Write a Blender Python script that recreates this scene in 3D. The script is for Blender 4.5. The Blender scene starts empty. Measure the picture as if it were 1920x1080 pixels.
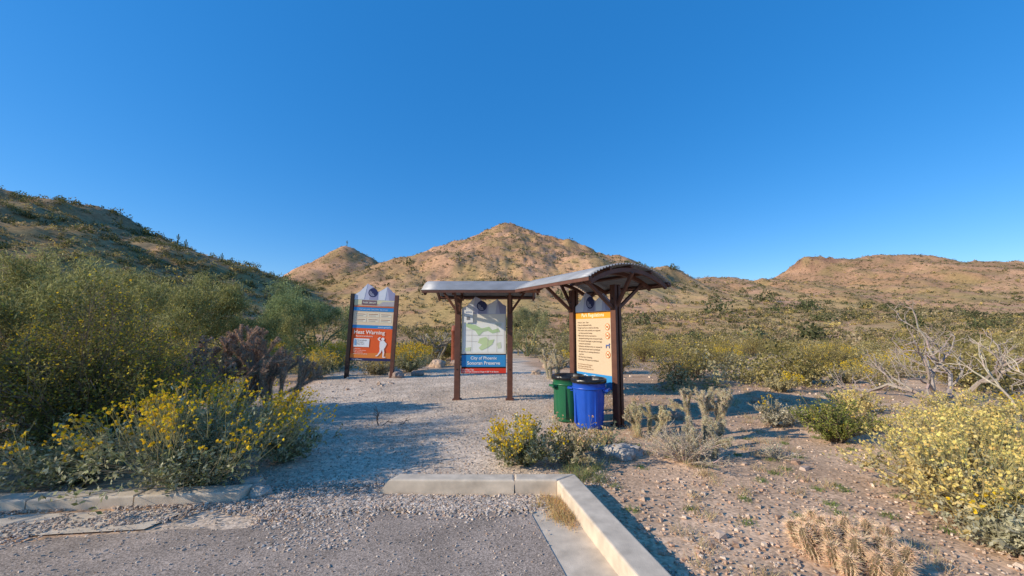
import bpy, bmesh, math, random
import numpy as np
from mathutils import Vector, Matrix
rng=np.random.default_rng(7); random.seed(7)
scene=bpy.context.scene
def link(o,parent=None):
    scene.collection.objects.link(o)
    if parent: o.parent=parent
    return o
# ---------------- noise / terrain ----------------
T=rng.random((256,256))
def vn(x,y):
    xi=np.floor(x).astype(int); yi=np.floor(y).astype(int); fx=x-xi; fy=y-yi
    fx=fx*fx*(3-2*fx); fy=fy*fy*(3-2*fy)
    a=T[xi&255,yi&255]; b=T[(xi+1)&255,yi&255]; c=T[xi&255,(yi+1)&255]; d=T[(xi+1)&255,(yi+1)&255]
    return (a*(1-fx)+b*fx)*(1-fy)+(c*(1-fx)+d*fx)*fy
def fbm(x,y,o=4):
    s=0;a=.5
    for k in range(o):
        s=s+a*(vn(x*2**k+17.3*k,y*2**k+5.1*k)-.5); a*=.55
    return s
def sst(e0,e1,x):
    t=np.clip((x-e0)/(e1-e0),0,1); return t*t*(3-2*t)
HILLS=[(0,260,73,165,.95,10),(95,262,31,150,1.0,16),(-45,280,24,100,1.0,12),(-140,325,74,108,.9,6),(-180,335,44,120,1.0,10),
 (172,335,45,230,1.0,26),(317,340,68,200,1.0,14),(262,335,58,110,1.0,5),(405,340,55,300,1.0,26),
 (-175,110,46,136,1.35,5),(-240,190,46,150,1.1,10),(-200,420,38,200,1,20),(560,420,56,300,1,30),(60,170,17,110,1.0,12)]
def HT(x,y):
    x=np.asarray(x,float); y=np.asarray(y,float)
    s=0
    for cx,cy,h,R,p,r0 in HILLS:
        r=np.sqrt((x-cx)**2+(y-cy)**2+r0*r0)-r0*.8
        s=s+np.maximum(h*(1-(r/R)**p),0)**8
    s=s**.125
    w=np.clip(s/28,0,1)
    g=np.abs(fbm(x/40+3,y/40,3))
    s=s+w*(19*(g-.14)+3.0*fbm(x/13,y/13,3)+2.8*fbm(x/4.5,y/4.5,3))
    kn=np.exp(-((x-262)**2+(y-335)**2)/16**2); s=s+kn*(5+14*np.abs(fbm(x/5,y/5,3)))
    s=np.maximum(s,0)
    b=.026*np.maximum(y-24,0)*sst(20,60,y)+.05*np.maximum(-x-16,0)*sst(16,40,-x)+.02*np.maximum(x-25,0)
    b=np.minimum(b,9)
    far=sst(420,900,np.hypot(x,y))
    m=.10*fbm(x/2.5,y/2.5,3)*sst(4.4,6.5,y)+.5*fbm(x/14,y/14,3)*sst(14,30,np.hypot(x,y-3))
    z=(s**3+b**3)**(1/3)*(1-far*.9)+m
    z=z-.012*(1-sst(4.3,4.8,y))
    return z
def hz(x,y): return float(HT(np.array([x]),np.array([y]))[0])
# ---------------- node materials ----------------
def mat(name,col=(.5,.5,.5),rough=.7,metal=0,var=.12,scale=20,bump=0,attr=False,trans=0,bscale=None,spec=.3):
    m=bpy.data.materials.new(name); m.use_nodes=True; nt=m.node_tree; N=nt.nodes; L=nt.links
    b=N['Principled BSDF']; b.inputs['Roughness'].default_value=rough; b.inputs['Metallic'].default_value=metal
    b.inputs['Specular IOR Level'].default_value=spec
    tc=N.new('ShaderNodeTexCoord'); no=N.new('ShaderNodeTexNoise'); no.inputs['Scale'].default_value=scale; no.inputs['Detail'].default_value=5
    L.new(tc.outputs['Object'],no.inputs['Vector'])
    mr=N.new('ShaderNodeMapRange'); mr.inputs['From Min'].default_value=.25; mr.inputs['From Max'].default_value=.75
    mr.inputs['To Min'].default_value=1-var; mr.inputs['To Max'].default_value=1+var
    L.new(no.outputs['Fac'],mr.inputs['Value'])
    mx=N.new('ShaderNodeVectorMath'); mx.operation='SCALE'
    if attr:
        a=N.new('ShaderNodeAttribute'); a.attribute_name='Col'; L.new(a.outputs['Color'],mx.inputs[0])
    else: mx.inputs[0].default_value=col
    L.new(mr.outputs['Result'],mx.inputs['Scale']); L.new(mx.outputs['Vector'],b.inputs['Base Color'])
    if bump:
        bp=N.new('ShaderNodeBump'); bp.inputs['Strength'].default_value=bump; bp.inputs['Distance'].default_value=.004
        n2=N.new('ShaderNodeTexNoise'); n2.inputs['Scale'].default_value=bscale or scale*4; n2.inputs['Detail'].default_value=4
        L.new(tc.outputs['Object'],n2.inputs['Vector']); L.new(n2.outputs['Fac'],bp.inputs['Height']); L.new(bp.outputs['Normal'],b.inputs['Normal'])
    if trans:
        t=N.new('ShaderNodeBsdfTranslucent'); L.new(mx.outputs['Vector'],t.inputs['Color'])
        ms=N.new('ShaderNodeMixShader'); ms.inputs[0].default_value=trans
        L.new(b.outputs[0],ms.inputs[1]); L.new(t.outputs[0],ms.inputs[2]); L.new(ms.outputs[0],N['Material Output'].inputs['Surface'])
    return m
leafM=mat('foliage',attr=True,rough=.75,var=.15,scale=3,trans=.35,spec=.15)
barkM=mat('bark',attr=True,rough=.9,var=.25,scale=25)
stoneM=mat('stone',attr=True,rough=.9,var=.25,scale=40,spec=.15)
gm=mat('ground',attr=True,rough=.95,var=.18,scale=1.3,spec=.08)
nt=gm.node_tree;N=nt.nodes;L=nt.links;b=N['Principled BSDF']
tc=[n for n in N if n.type=='TEX_COORD'][0]; vm=[n for n in N if n.type=='VECT_MATH'][0]
vo=N.new('ShaderNodeTexVoronoi'); vo.inputs['Scale'].default_value=42; L.new(tc.outputs['Object'],vo.inputs['Vector'])
rm=N.new('ShaderNodeMapRange'); rm.inputs['To Min'].default_value=.70; rm.inputs['To Max'].default_value=1.34
sp=N.new('ShaderNodeSeparateColor'); L.new(vo.outputs['Color'],sp.inputs[0]); L.new(sp.outputs[0],rm.inputs['Value'])
v2=N.new('ShaderNodeVectorMath'); v2.operation='SCALE'; L.new(vm.outputs[0],v2.inputs[0]); L.new(rm.outputs[0],v2.inputs['Scale'])
n3=N.new('ShaderNodeTexNoise'); n3.inputs['Scale'].default_value=.7; n3.inputs['Detail'].default_value=9; n3.inputs['Roughness'].default_value=.8
L.new(tc.outputs['Object'],n3.inputs['Vector'])
r3=N.new('ShaderNodeMapRange'); r3.inputs['From Min'].default_value=.35; r3.inputs['From Max'].default_value=.65; r3.inputs['To Min'].default_value=.70; r3.inputs['To Max'].default_value=1.26
L.new(n3.outputs['Fac'],r3.inputs['Value'])
v3=N.new('ShaderNodeVectorMath'); v3.operation='SCALE'; L.new(v2.outputs[0],v3.inputs[0]); L.new(r3.outputs[0],v3.inputs['Scale'])
L.new(v3.outputs[0],b.inputs['Base Color'])
bp=N.new('ShaderNodeBump'); bp.inputs['Strength'].default_value=.35; bp.inputs['Distance'].default_value=.005
v4=N.new('ShaderNodeTexVoronoi'); v4.inputs['Scale'].default_value=42; L.new(tc.outputs['Object'],v4.inputs['Vector'])
ma=N.new('ShaderNodeMath'); ma.operation='MULTIPLY'; L.new(v4.outputs['Distance'],ma.inputs[0]); ma.inputs[1].default_value=-1
L.new(ma.outputs[0],bp.inputs['Height']); L.new(bp.outputs['Normal'],b.inputs['Normal'])
# ---------------- quad mesh accumulator ----------------
class Acc:
    def __init__(s): s.V=[];s.F=[];s.C=[];s.I=[];s.n=0
    def add(s,V,F,C,mi=0):
        s.V.append(V.reshape(-1,3));s.F.append(F.reshape(-1,4)+s.n);s.C.append(C.reshape(-1,3));s.I.append(np.full(F.size//4,mi));s.n+=V.size//3
    def obj(s,name,mats,smooth=False,parent=None):
        V=np.concatenate(s.V).astype(np.float32);F=np.concatenate(s.F).astype(np.int32);C=np.concatenate(s.C)
        me=bpy.data.meshes.new(name); me.vertices.add(len(V)); me.vertices.foreach_set('co',V.ravel())
        me.loops.add(F.size); me.loops.foreach_set('vertex_index',F.ravel())
        me.polygons.add(len(F)); me.polygons.foreach_set('loop_start',np.arange(0,F.size,4,dtype=np.int32))
        me.polygons.foreach_set('material_index',np.concatenate(s.I).astype(np.int32))
        me.polygons.foreach_set('use_smooth',np.full(len(F),smooth))
        me.update(calc_edges=True)
        a=me.color_attributes.new('Col','FLOAT_COLOR','POINT')
        a.data.foreach_set('color',np.c_[np.clip(C,0,1),np.ones(len(C))].astype(np.float32).ravel())
        for m in mats: me.materials.append(m)
        o=bpy.data.objects.new(name,me); return link(o,parent)
def leaves(A,P,ln,wd,col,mi=0,up=None):
    n=len(P); 
    u=rng.normal(size=(n,3)); 
    if up is not None: u=u*.5+up
    u/=np.linalg.norm(u,axis=1)[:,None]+1e-9
    w=rng.normal(size=(n,3)); v=np.cross(u,w); v/=np.linalg.norm(v,axis=1)[:,None]+1e-9
    s=rng.uniform(.6,1.3,(n,1)); ln=ln*s; wd=wd*s
    V=np.stack([P-u*ln,P-v*wd+u*ln*.1,P+u*ln,P+v*wd+u*ln*.1],1)
    A.add(V,np.arange(4*n).reshape(n,4),np.repeat(col,4,0),mi)
def segs(A,P0,P1,r0,r1,col,s=4,mi=0):
    n=len(P0); P0=np.asarray(P0);P1=np.asarray(P1)
    r0=np.broadcast_to(np.asarray(r0,float),(n,)); r1=np.broadcast_to(np.asarray(r1,float),(n,))
    d=P1-P0; d=d/(np.linalg.norm(d,axis=1)[:,None]+1e-9)
    ref=np.where(np.abs(d[:,2:3])<.9,np.array([[0,0,1.]]),np.array([[1.,0,0]]))
    u=np.cross(d,ref); u/=np.linalg.norm(u,axis=1)[:,None]; v=np.cross(d,u)
    a=np.arange(s)*2*np.pi/s
    ring=np.cos(a)[None,:,None]*u[:,None]+np.sin(a)[None,:,None]*v[:,None]
    V=np.concatenate([P0[:,None]+ring*r0[:,None,None],P1[:,None]+ring*r1[:,None,None]],1)
    k=np.arange(s); f=np.stack([k,(k+1)%s,s+(k+1)%s,s+k],1)
    F=(np.arange(n)*2*s)[:,None,None]+f[None]
    col=np.broadcast_to(np.asarray(col,float),(n,3))
    A.add(V,F,np.repeat(col,2*s,0),mi)
def jcol(base,n,j=.25,hue=.06):
    base=np.asarray(base,float)
    c=base[None]*rng.uniform(1-j,1+j,(n,1)); return c*(1+rng.normal(0,hue,(n,3)))
def pick(cols,ws,n,j=.25):
    i=rng.choice(len(cols),n,p=np.array(ws)/sum(ws)); return np.asarray(cols,float)[i]*rng.uniform(1-j,1+j,(n,1))
# ---------------- terrain ----------------
def pathmask(X,Y):
    pn=fbm(X/1.5,Y/1.5,3)*1.6
    rt=np.interp(Y,[-50,4,6,8,10,14,17],[.9,.9,.9,1.2,2.2,2.3,1.5]); lf=np.interp(Y,[-50,4,6,8,10,14,17],[-40,-3.2,-3.3,-4.6,-6.2,-7,-6])
    path=sst(0,.7,X-lf+pn)*sst(0,.6,rt-X+pn)*(1-sst(15,18,Y+pn*2))
    tr=np.abs(X+.8)
    return np.maximum(path,(1-sst(1.1,1.9,tr+pn))*sst(14,15,Y)*(1-sst(30,34,Y)))
def build_ground():
    nx,ny=760,700
    i=np.linspace(-1,1,nx); xs=1500*np.sinh(5.6*i)/np.sinh(5.6)
    j=np.linspace(-.60,1,ny); ys=5+1500*np.sinh(5.6*j)/np.sinh(5.6)
    X,Y=np.meshgrid(xs,ys); Z=HT(X,Y)
    path=pathmask(X,Y)
    gravel=np.array([.62,.485,.36]); soil=np.array([.60,.405,.26]); soil2=np.array([.48,.31,.195]); hill=np.array([.56,.32,.185]); hill2=np.array([.41,.235,.13]); veg=np.array([.27,.20,.08]); gold=np.array([.50,.35,.13])
    m=sst(-.15,.2,fbm(X/3,Y/3,4))[...,None]
    C=soil*m+soil2*(1-m)
    C=C*(1-path[...,None])+gravel*path[...,None]
    d=sst(18,60,np.hypot(X,Y))[...,None]
    m2=sst(-.12,.16,fbm(X/22+9,Y/22,5))[...,None]; Hc=hill*m2+hill2*(1-m2)
    m3=sst(.0,.2,fbm(X/9+40,Y/9+3,5))[...,None]; Hc=Hc*(1-m3*.6)+veg*m3*.6
    low=(1-sst(8,40,Z))*sst(20,50,Y); m4=(sst(-.12,.15,fbm(X/8+70,Y/8,4))*low*.6)[...,None]; Hc=Hc*(1-m4)+gold*m4
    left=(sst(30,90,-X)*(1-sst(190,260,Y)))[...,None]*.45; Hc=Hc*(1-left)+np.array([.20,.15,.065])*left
    kn=np.exp(-((X-262)**2+(Y-335)**2)/22**2)[...,None]; kk=kn*sst(-.1,.1,fbm(X/7,Y/7,3))[...,None]; Hc=Hc*(1-kk*.8)+np.array([.12,.06,.06])*kk*.8
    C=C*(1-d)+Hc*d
    V=np.stack([X,Y,Z],-1).reshape(-1,3)
    a=(np.arange(ny-1)[:,None]*nx+np.arange(nx-1)[None]).ravel(); F=np.stack([a,a+1,a+nx+1,a+nx],1)
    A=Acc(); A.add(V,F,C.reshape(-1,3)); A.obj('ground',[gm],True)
build_ground()
# ---------------- far & mid desert shrubs ----------------
def scatter(name,n,xr,yr,nl,leafk,cols,ws,size,accept,hs=.75,sg=.3):
    x=rng.uniform(*xr,n); y=rng.uniform(*yr,n); k=accept(x,y); x=x[k];y=y[k];n=len(x); z=HT(x,y)
    r=size*rng.lognormal(0,sg,n)
    A=Acc()
    P=rng.normal(size=(n,nl,3)); P/=np.linalg.norm(P,axis=2)[...,None]; P*=rng.uniform(.5,1,(n,nl,1))**.6; P[...,2]=np.abs(P[...,2])*hs*1.2
    P*=(1+.35*np.sin(P[...,0:1]*5+rng.uniform(0,6,(n,1,1))))
    W=P*r[:,None,None]+np.stack([x,y,z],1)[:,None]
    c=pick(cols,ws,n,.3); C=np.repeat(c[:,None],nl,1)*rng.uniform(.6,1.35,(n,nl,1))
    W=W.reshape(-1,3); C=C.reshape(-1,3); s=np.repeat(r,nl)[:,None]*leafk
    u=rng.normal(size=W.shape);u/=np.linalg.norm(u,axis=1)[:,None];w=rng.normal(size=W.shape);v=np.cross(u,w);v/=np.linalg.norm(v,axis=1)[:,None]
    V=np.stack([W-u*s,W-v*s*.6,W+u*s,W+v*s*.6],1); A.add(V,np.arange(4*len(W)).reshape(-1,4),np.repeat(C,4,0))
    A.obj(name,[leafM])
cs=[(.11,.115,.045),(.20,.175,.07),(.50,.38,.13),(.42,.32,.18),(.33,.27,.15)]
fov=lambda x,y:np.abs(x)<y*1.55+15
scatter('desert_shrubs',64000,(-330,520),(70,380),13,.34,cs,[4,3,1.5,2,2],.56,lambda x,y:fov(x,y)&(rng.random(len(x))<.42+1.6*np.maximum(fbm(x/30,y/30,3)+.1,0)))
scatter('desert_shrubs',9000,(-130,130),(26,95),46,.19,cs,[2,3,3,2.5,2.5],.50,lambda x,y:fov(x,y)&(fbm(x/9,y/9,3)>-.18))
scatter('desert_shrubs',1500,(-45,45),(10,34),380,.07,[(.34,.28,.09),(.46,.37,.15),(.50,.42,.22),(.25,.22,.08)],[3,3,3,2],.46,lambda x,y:(np.abs(x)<1.5*y)&(pathmask(x,y)<.1)&((x>3)|(x<-7)|(y>18))&(fbm(x/5,y/5,3)>-.14),hs=.95,sg=.28)
scatter('desert_trees',1500,(-150,-20),(30,200),90,.16,[(.13,.14,.05),(.19,.18,.07),(.27,.22,.09)],[2,2,1],.95,lambda x,y:fov(x,y)&(x<-.42*y-4),hs=.9)
scatter('desert_trees',180,(-60,140),(40,200),120,.15,[(.13,.14,.06),(.17,.17,.08)],[1,1],1.3,lambda x,y:fov(x,y)&(x>-.3*y),hs=.9)
# ---------------- near shrubs ----------------
CREO=([(.28,.24,.055),(.36,.31,.08),(.16,.14,.035)],[3,2,2])
def shrub(name,cx,cy,R,H,stems=60,tw=7,lp=9,ln=.014,wd=.006,cols=CREO,flow=0,fcol=(.74,.50,.03),fs=.012,bark=(.20,.15,.10),br=.008,top=1.0,lowleaf=.25,ry=None,squash=.8):
    z0=hz(cx,cy)-.02; A=Acc(); ry=ry or R
    ph=rng.uniform(0,2*np.pi,stems); s=np.sqrt(rng.uniform(0,1,stems)); hh=H*np.sqrt(np.clip(1-s*s*squash,.05,1))*rng.uniform(.6,1.05,stems)
    lump=1+.22*np.sin(ph*3+rng.uniform(0,6))+.14*np.sin(ph*5+rng.uniform(0,6))
    hh=hh*(1+.15*np.sin(ph*2+rng.uniform(0,6)))
    E=np.stack([R*s*np.cos(ph)*lump,ry*s*np.sin(ph)*lump,hh],1)
    B=np.stack([.12*R*np.cos(ph)*rng.random(stems),.12*ry*np.sin(ph)*rng.random(stems),np.zeros(stems)],1)
    M=E*np.array([.35,.35,.6])+rng.normal(0,.06*R,(stems,3)); O=np.array([cx,cy,z0])
    bz=lambda t:(1-t)**2*B+2*t*(1-t)*M+t*t*E
    K=6
    for k in range(K):
        t0,t1=k/K,(k+1)/K; segs(A,bz(t0)+O,bz(t1)+O,br*(1-.75*t0),br*(1-.75*t1),jcol(bark,stems),3,1)
    n=stems*tw; idx=np.repeat(np.arange(stems),tw); t=rng.uniform(lowleaf,1,n)[:,None]
    S=(1-t)**2*B[idx]+2*t*(1-t)*M[idx]+t*t*E[idx]
    D=rng.normal(size=(n,3))*.8+(E[idx]/(np.linalg.norm(E[idx],axis=1)[:,None]))*.9; D[:,2]+=.45; D/=np.linalg.norm(D,axis=1)[:,None]
    Lt=(.16*(R+H)*.5*rng.uniform(.5,1.7,n)*top)[:,None]; Q=S+D*Lt; Q[:,2]=np.maximum(Q[:,2],.02)
    segs(A,S+O,Q+O,br*.3,br*.15,jcol(np.array(bark)*1.2,n),3,1)
    m=n*lp; id2=np.repeat(np.arange(n),lp); tt=rng.uniform(.1,1.05,m)[:,None]
    P=S[id2]+(Q-S)[id2]*tt+rng.normal(0,.018*(R+H)*.5+.005,(m,3)); P[:,2]=np.maximum(P[:,2],.01)
    hcl=rng.uniform(.7,1.3,n)[id2][:,None]
    leaves(A,P+O,ln,wd,pick(cols[0],cols[1],m,.3)*hcl,0)
    if flow:
        out=np.where(Q[:,2]>.35*H)[0]; ii=rng.choice(out,flow); 
        P=Q[ii]+rng.normal(0,.03*R,(flow,3))+D[ii]*rng.uniform(0,.07*R,(flow,1))
        leaves(A,P+O,fs,fs*.9,jcol(fcol,flow,.25),0)
    return A.obj(name,[leafM,barkM])
BRIT=([(.44,.43,.26),(.33,.34,.16),(.54,.50,.32),(.20,.20,.07)],[3,3,1.5,1.5])
STRAW=([(.70,.54,.22),(.58,.45,.20),(.46,.42,.25),(.76,.57,.18)],[3,2,2,2])
SF=(.84,.66,.22)
def brittle(name,cx,cy,R,H,dens=1,flow=1,cols=BRIT,fcol=(.80,.55,.03),ry=None,stalk=1.3,ls=1,fsz=1):
    o=shrub(name,cx,cy,R,H*.78,int(60*dens),7,int(9),.024*ls,.011*ls,cols,0,bark=(.30,.26,.16),br=.006,ry=ry,lowleaf=.2,squash=.75)
    n=int(190*flow*R*R+45*flow); 
    if n:
        ry=ry or R; A=Acc(); z0=hz(cx,cy); O=np.array([cx,cy,z0])
        nc=max(5,int(n/9)); pc=rng.uniform(0,6.283,nc); sc=np.sqrt(rng.uniform(0,1,nc)); ic=rng.integers(0,nc,n)
        ph=pc[ic]+rng.normal(0,.12,n); s=np.clip(sc[ic]+rng.normal(0,.08,n),0,1.05)
        hb=H*.68*np.sqrt(np.clip(1-s*s*.7,.1,1)); S=np.stack([R*s*np.cos(ph)*.85,ry*s*np.sin(ph)*.85,hb],1)
        D=np.stack([s*np.cos(ph)*.7,s*np.sin(ph)*.7,np.full(n,1.)],1)+rng.normal(0,.22,(n,3)); D/=np.linalg.norm(D,axis=1)[:,None]
        Q=S+D*(H*rng.uniform(.10,.34,n)*stalk)[:,None]
        segs(A,S+O,Q+O,.0025,.0018,jcol((.44,.38,.15),n),3,1)
        k=3; P=np.repeat(Q,k,0)+rng.normal(0,.028,(n*k,3)); segs(A,np.repeat(Q-D*.06,k,0)+O,P+O,.0015,.0012,jcol((.44,.38,.16),n*k),3,1)
        for q in range(3): leaves(A,P+O+rng.normal(0,.004,P.shape),.014*fsz,.012*fsz,jcol(fcol,n*k,.25),0)
        o2=A.obj('flowers',[leafM,barkM],parent=o)
    return o
# left foreground mass
shrub('creosote_bush',-5.55,5.15,1.30,2.05,210,13,15,.018,.009,flow=3600,fs=.013)
shrub('creosote_bush',-7.2,7.1,1.2,2.1,130,11,12,.018,.009,flow=1700,fs=.014)
shrub('creosote_bush',-8.4,6.2,1.4,2.2,120,11,12,.02,.01,flow=1400,fs=.015)
brittle('brittlebush',-3.35,4.35,.95,1.06,2.5,1.7,fsz=1.05)
brittle('brittlebush',-4.75,4.45,.85,.85,1.7,.2)
brittle('brittlebush',-2.85,5.1,.5,.8,1,1.2)
brittle('brittlebush',-4.3,5.4,.6,.95,1,1.0)
# centre + right foreground
brittle('brittlebush',.14,5.0,.46,.54,1.2,1.9)
brittle('brittlebush',.72,4.98,.46,.54,.9,.6,cols=([(.56,.44,.26),(.46,.40,.25),(.32,.30,.14)],[2,2,1]),fcol=(.66,.46,.24))
brittle('brittlebush',4.15,3.75,.82,.68,2.1,1.2,cols=STRAW,fcol=SF)
brittle('brittlebush',3.85,3.05,.55,.40,1.3,.1,cols=([(.54,.50,.34),(.44,.41,.25)],[1,1]))
brittle('brittlebush',5.3,4.4,.9,.70,1.7,1.2,cols=STRAW,fcol=SF)
brittle('brittlebush',6.3,5.5,.9,.52,1.3,.8,cols=STRAW,fcol=SF)
brittle('brittlebush',7.6,6.6,.9,.55,1.3,.8,cols=STRAW,fcol=SF)
brittle('brittlebush',5.6,6.7,.6,.40,.8,.4,cols=STRAW,fcol=SF)
brittle('brittlebush',6.9,8.0,.7,.45,.8,.4,cols=STRAW,fcol=SF)
brittle('brittlebush',4.65,7.0,.5,.5,.8,.1,cols=([(.52,.45,.32),(.40,.36,.24)],[2,2]))
shrub('creosote_bush',4.75,5.9,.55,.64,70,8,13,.016,.008,cols=([(.24,.26,.055),(.32,.32,.09),(.15,.17,.04)],[3,2,2]),flow=160,fs=.010)
shrub('dry_shrub',2.15,5.05,.58,.42,80,8,6,.012,.004,cols=([(.56,.48,.33),(.44,.40,.26),(.60,.50,.34)],[2,2,2]),bark=(.48,.39,.29))
shrub('dry_shrub',1.3,5.6,.35,.3,36,7,8,.014,.006,cols=([(.36,.38,.23),(.30,.31,.17)],[2,2]),bark=(.3,.25,.19))
shrub('dry_shrub',3.4,5.2,.3,.2,30,6,6,.010,.004,cols=([(.54,.46,.32),(.42,.39,.25)],[2,2]),bark=(.45,.37,.28))
# middle distance, left
brittle('brittlebush',-6.7,13.3,.85,.95,1.6,1.0,cols=([(.54,.45,.20),(.46,.38,.15),(.36,.32,.18)],[2,2,2]),ls=1.3)
brittle('brittlebush',-5.0,14.6,.8,.75,1.2,.5,cols=([(.48,.41,.27),(.40,.34,.18)],[2,2]),ls=1.3)
brittle('brittlebush',-4.0,15.6,1.0,1.05,1.5,2.0,ls=1.3,fsz=1.3)
brittle('brittlebush',-7.6,16.5,1.0,1.0,1.3,1.6,ls=1.3,fsz=1.3)
brittle('brittlebush',-10.0,15.0,1.1,1.0,1.3,1.6,ls=1.3,fsz=1.3)
brittle('brittlebush',-11.8,18.5,1.2,1.1,1.3,1.6,ls=1.3,fsz=1.3)
shrub('creosote_bush',-8.6,9.8,1.1,1.4,80,9,10,.022,.012,flow=500,fs=.018)
shrub('creosote_bush',-9.8,11.4,1.3,1.6,80,9,10,.026,.013,flow=500,fs=.02)
shrub('creosote_bush',-10.9,9.0,1.5,2.0,110,9,10,.026,.013,flow=700,fs=.02)
shrub('creosote_bush',-3.8,21,1.7,1.7,90,9,9,.035,.018,flow=500,fs=.025)
shrub('creosote_bush',-1.0,27,1.9,2.0,80,9,8,.045,.022,flow=200,fs=.03)
shrub('creosote_bush',3.2,22,1.5,1.6,80,9,8,.035,.018,cols=([(.33,.3,.12),(.4,.36,.16)],[1,1]))
for (x,y,R,H,f) in [(5.0,12.0,1.15,1.4,260),(6.3,13.6,1.1,1.3,160),(3.9,14.8,.9,1.1,100),(8.9,12.2,.9,.95,120),(8.0,16.5,1.2,1.3,150),(11.2,14.5,1.1,1.0,150),(13.8,17,1.3,1.2,150),(10.6,20,1.3,1.3,150),(6.6,20,1.3,1.4,150),(12.6,11.2,1.1,.9,100),(16.2,14,1.4,1.1,150),(14.5,24,1.6,1.4,150),(20,20,1.5,1.3,150)]:
    shrub('creosote_bush',x,y,R,H,75,8,9,.024,.012,cols=([(.34,.28,.085),(.44,.34,.11),(.23,.19,.06)],[3,2,2]),flow=f,fs=.018)
for (x,y,R,H) in [(7.2,10.6,.5,.5),(10.3,12.2,.7,.6),(9.7,7.6,.7,.40),(11.8,8.2,.9,.45),(4.3,18,.9,.8),(9.6,17.6,.9,.8),(2.2,17.5,.7,.7),(13,13.5,1,.8),(15,18.5,1.1,.9),(17.5,17,1.1,.9),(12.2,23,1.1,.9),(8.4,24,1.1,.9),(14.6,10.6,1.2,.7)]:
    brittle('brittlebush',x,y,R,H,.7,.8,cols=([(.56,.45,.21),(.46,.38,.19),(.40,.35,.2)],[2,2,2]),ls=1.2)
# ---------------- branching plants ----------------
def grow(p,d,L,r,depth,out,kids,spread,droop,rk=.68,lk=.72,wob=.18,nseg=4):
    for k in range(nseg):
        q=p+d*(L/nseg); r2=r*(1-(1-rk)/nseg)
        out.append((p,q,r,r2,depth)); p=q;r=r2
        d=d+np.array([random.gauss(0,wob),random.gauss(0,wob),random.gauss(0,wob)+droop]); d=d/np.linalg.norm(d)
        if depth>0 and k>=1 and random.random()<.5:
            e=d+np.array([random.gauss(0,spread) for _ in range(3)]); e/=np.linalg.norm(e); grow(p,e,L*lk*random.uniform(.6,1),r*.6,depth-1,out,kids,spread,droop,rk,lk,wob,nseg)
    if depth>0:
        for _ in range(kids):
            e=d+np.array([random.gauss(0,spread) for _ in range(3)]); e/=np.linalg.norm(e)
            grow(p,e,L*lk*random.uniform(.75,1.1),r*.85,depth-1,out,kids,spread,droop,rk,lk,wob,nseg)
def put(A,out,col,s=5,mi=1,j=.15):
    P0=np.array([o[0] for o in out]);P1=np.array([o[1] for o in out]);r0=np.array([o[2] for o in out]);r1=np.array([o[3] for o in out])
    segs(A,P0,P1,r0,r1,jcol(col,len(out),j,.03),s,mi)
def rescale(out,x,y,z,Hh,xy=None):
    top=max(o[1][2] for o in out)-z; c=np.array([x,y,z]); sc=np.array([Hh/top]*3)
    if xy:
        w=np.percentile([math.hypot(o[1][0]-x,o[1][1]-y) for o in out],96); sc[0]=sc[1]=xy/w
    return [(c+(o[0]-c)*sc,c+(o[1]-c)*sc,o[2],o[3],o[4]) for o in out]
def palo(name,x,y,Hh,cols,wide=.75,dens=1.0,limbs=5,bark=(.24,.25,.11),xy=None):
    z=hz(x,y); out=[]
    for i in range(limbs):
        a=i*6.283/limbs+random.uniform(-.4,.4); d=np.array([math.cos(a)*wide,math.sin(a)*wide,1.]);d/=np.linalg.norm(d)
        grow(np.array([x,y,z-.1]),d,Hh*.36,.055*Hh/4,4,out,2,.45,.03,nseg=3,lk=.7)
    A=Acc(); out=rescale(out,x,y,z,Hh,xy or Hh*.62)
    put(A,out,bark,4)
    tips=[o for o in out if o[4]<=1]; P=np.array([o[1] for o in tips]); n=len(P)
    k=max(1,int(24000*dens/n)); idx=np.repeat(np.arange(n),k); Q=P[idx]+rng.normal(0,.05*Hh/1.3,(n*k,3))*np.array([1,1,.9])
    Q[:,2]=np.maximum(Q[:,2],z+.1)
    cl=rng.uniform(.65,1.35,n)[idx][:,None]
    leaves(A,Q,.06*Hh/4,.011*Hh/4,pick(cols,[1]*len(cols),n*k,.3)*cl,0,up=np.array([0,0,.5]))
    return A.obj(name,[leafM,barkM])
PG=[(.34,.33,.12),(.42,.38,.15),(.23,.23,.07)]
PB=[(.27,.33,.14),(.34,.39,.18),(.19,.23,.09)]
palo('palo_verde_tree',-11.4,22.5,4.4,PB,.9,1.6,6,xy=2.9)
palo('palo_verde_tree',-12.2,14.0,3.8,PG,.7,1.1)
palo('palo_verde_tree',-16.0,13.6,4.4,PG,.8,1.1)
palo('palo_verde_tree',-11.0,16.5,3.0,PG,.9,.8)
palo('palo_verde_tree',-19.5,19,5.2,PG,.9,1.0)
palo('palo_verde_tree',.9,24,3.0,[(.35,.34,.16),(.41,.38,.2),(.25,.25,.1)],.9,1.0)
palo('palo_verde_tree',-8.3,5.7,2.8,PG,.8,.9,xy=2.0)
palo('palo_verde_tree',-9.3,3.3,3.9,PG,.8,1.6,xy=2.3)  # tree out of view, added to throw a larger shadow on the path
palo('palo_verde_tree',26,17,2.4,PB,.9,.8)
def dead(name,x,y,Hh,tilt,n=4,depth=4,col=(.46,.37,.30),r=.06,wide=.9,xy=None):
    z=hz(x,y); out=[]
    for i in range(n):
        a=i*6.283/n+random.uniform(-.5,.5); d=np.array([math.cos(a)*wide+tilt[0],math.sin(a)*wide+tilt[1],.9]); d/=np.linalg.norm(d)
        grow(np.array([x,y,z-.1]),d,Hh*.42,r,depth,out,2,.5,.03,wob=.26,nseg=4,lk=.68)
    out=rescale(out,x,y,z,Hh,xy)
    A=Acc(); put(A,out,col,5,0); return A.obj(name,[barkM])
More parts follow.
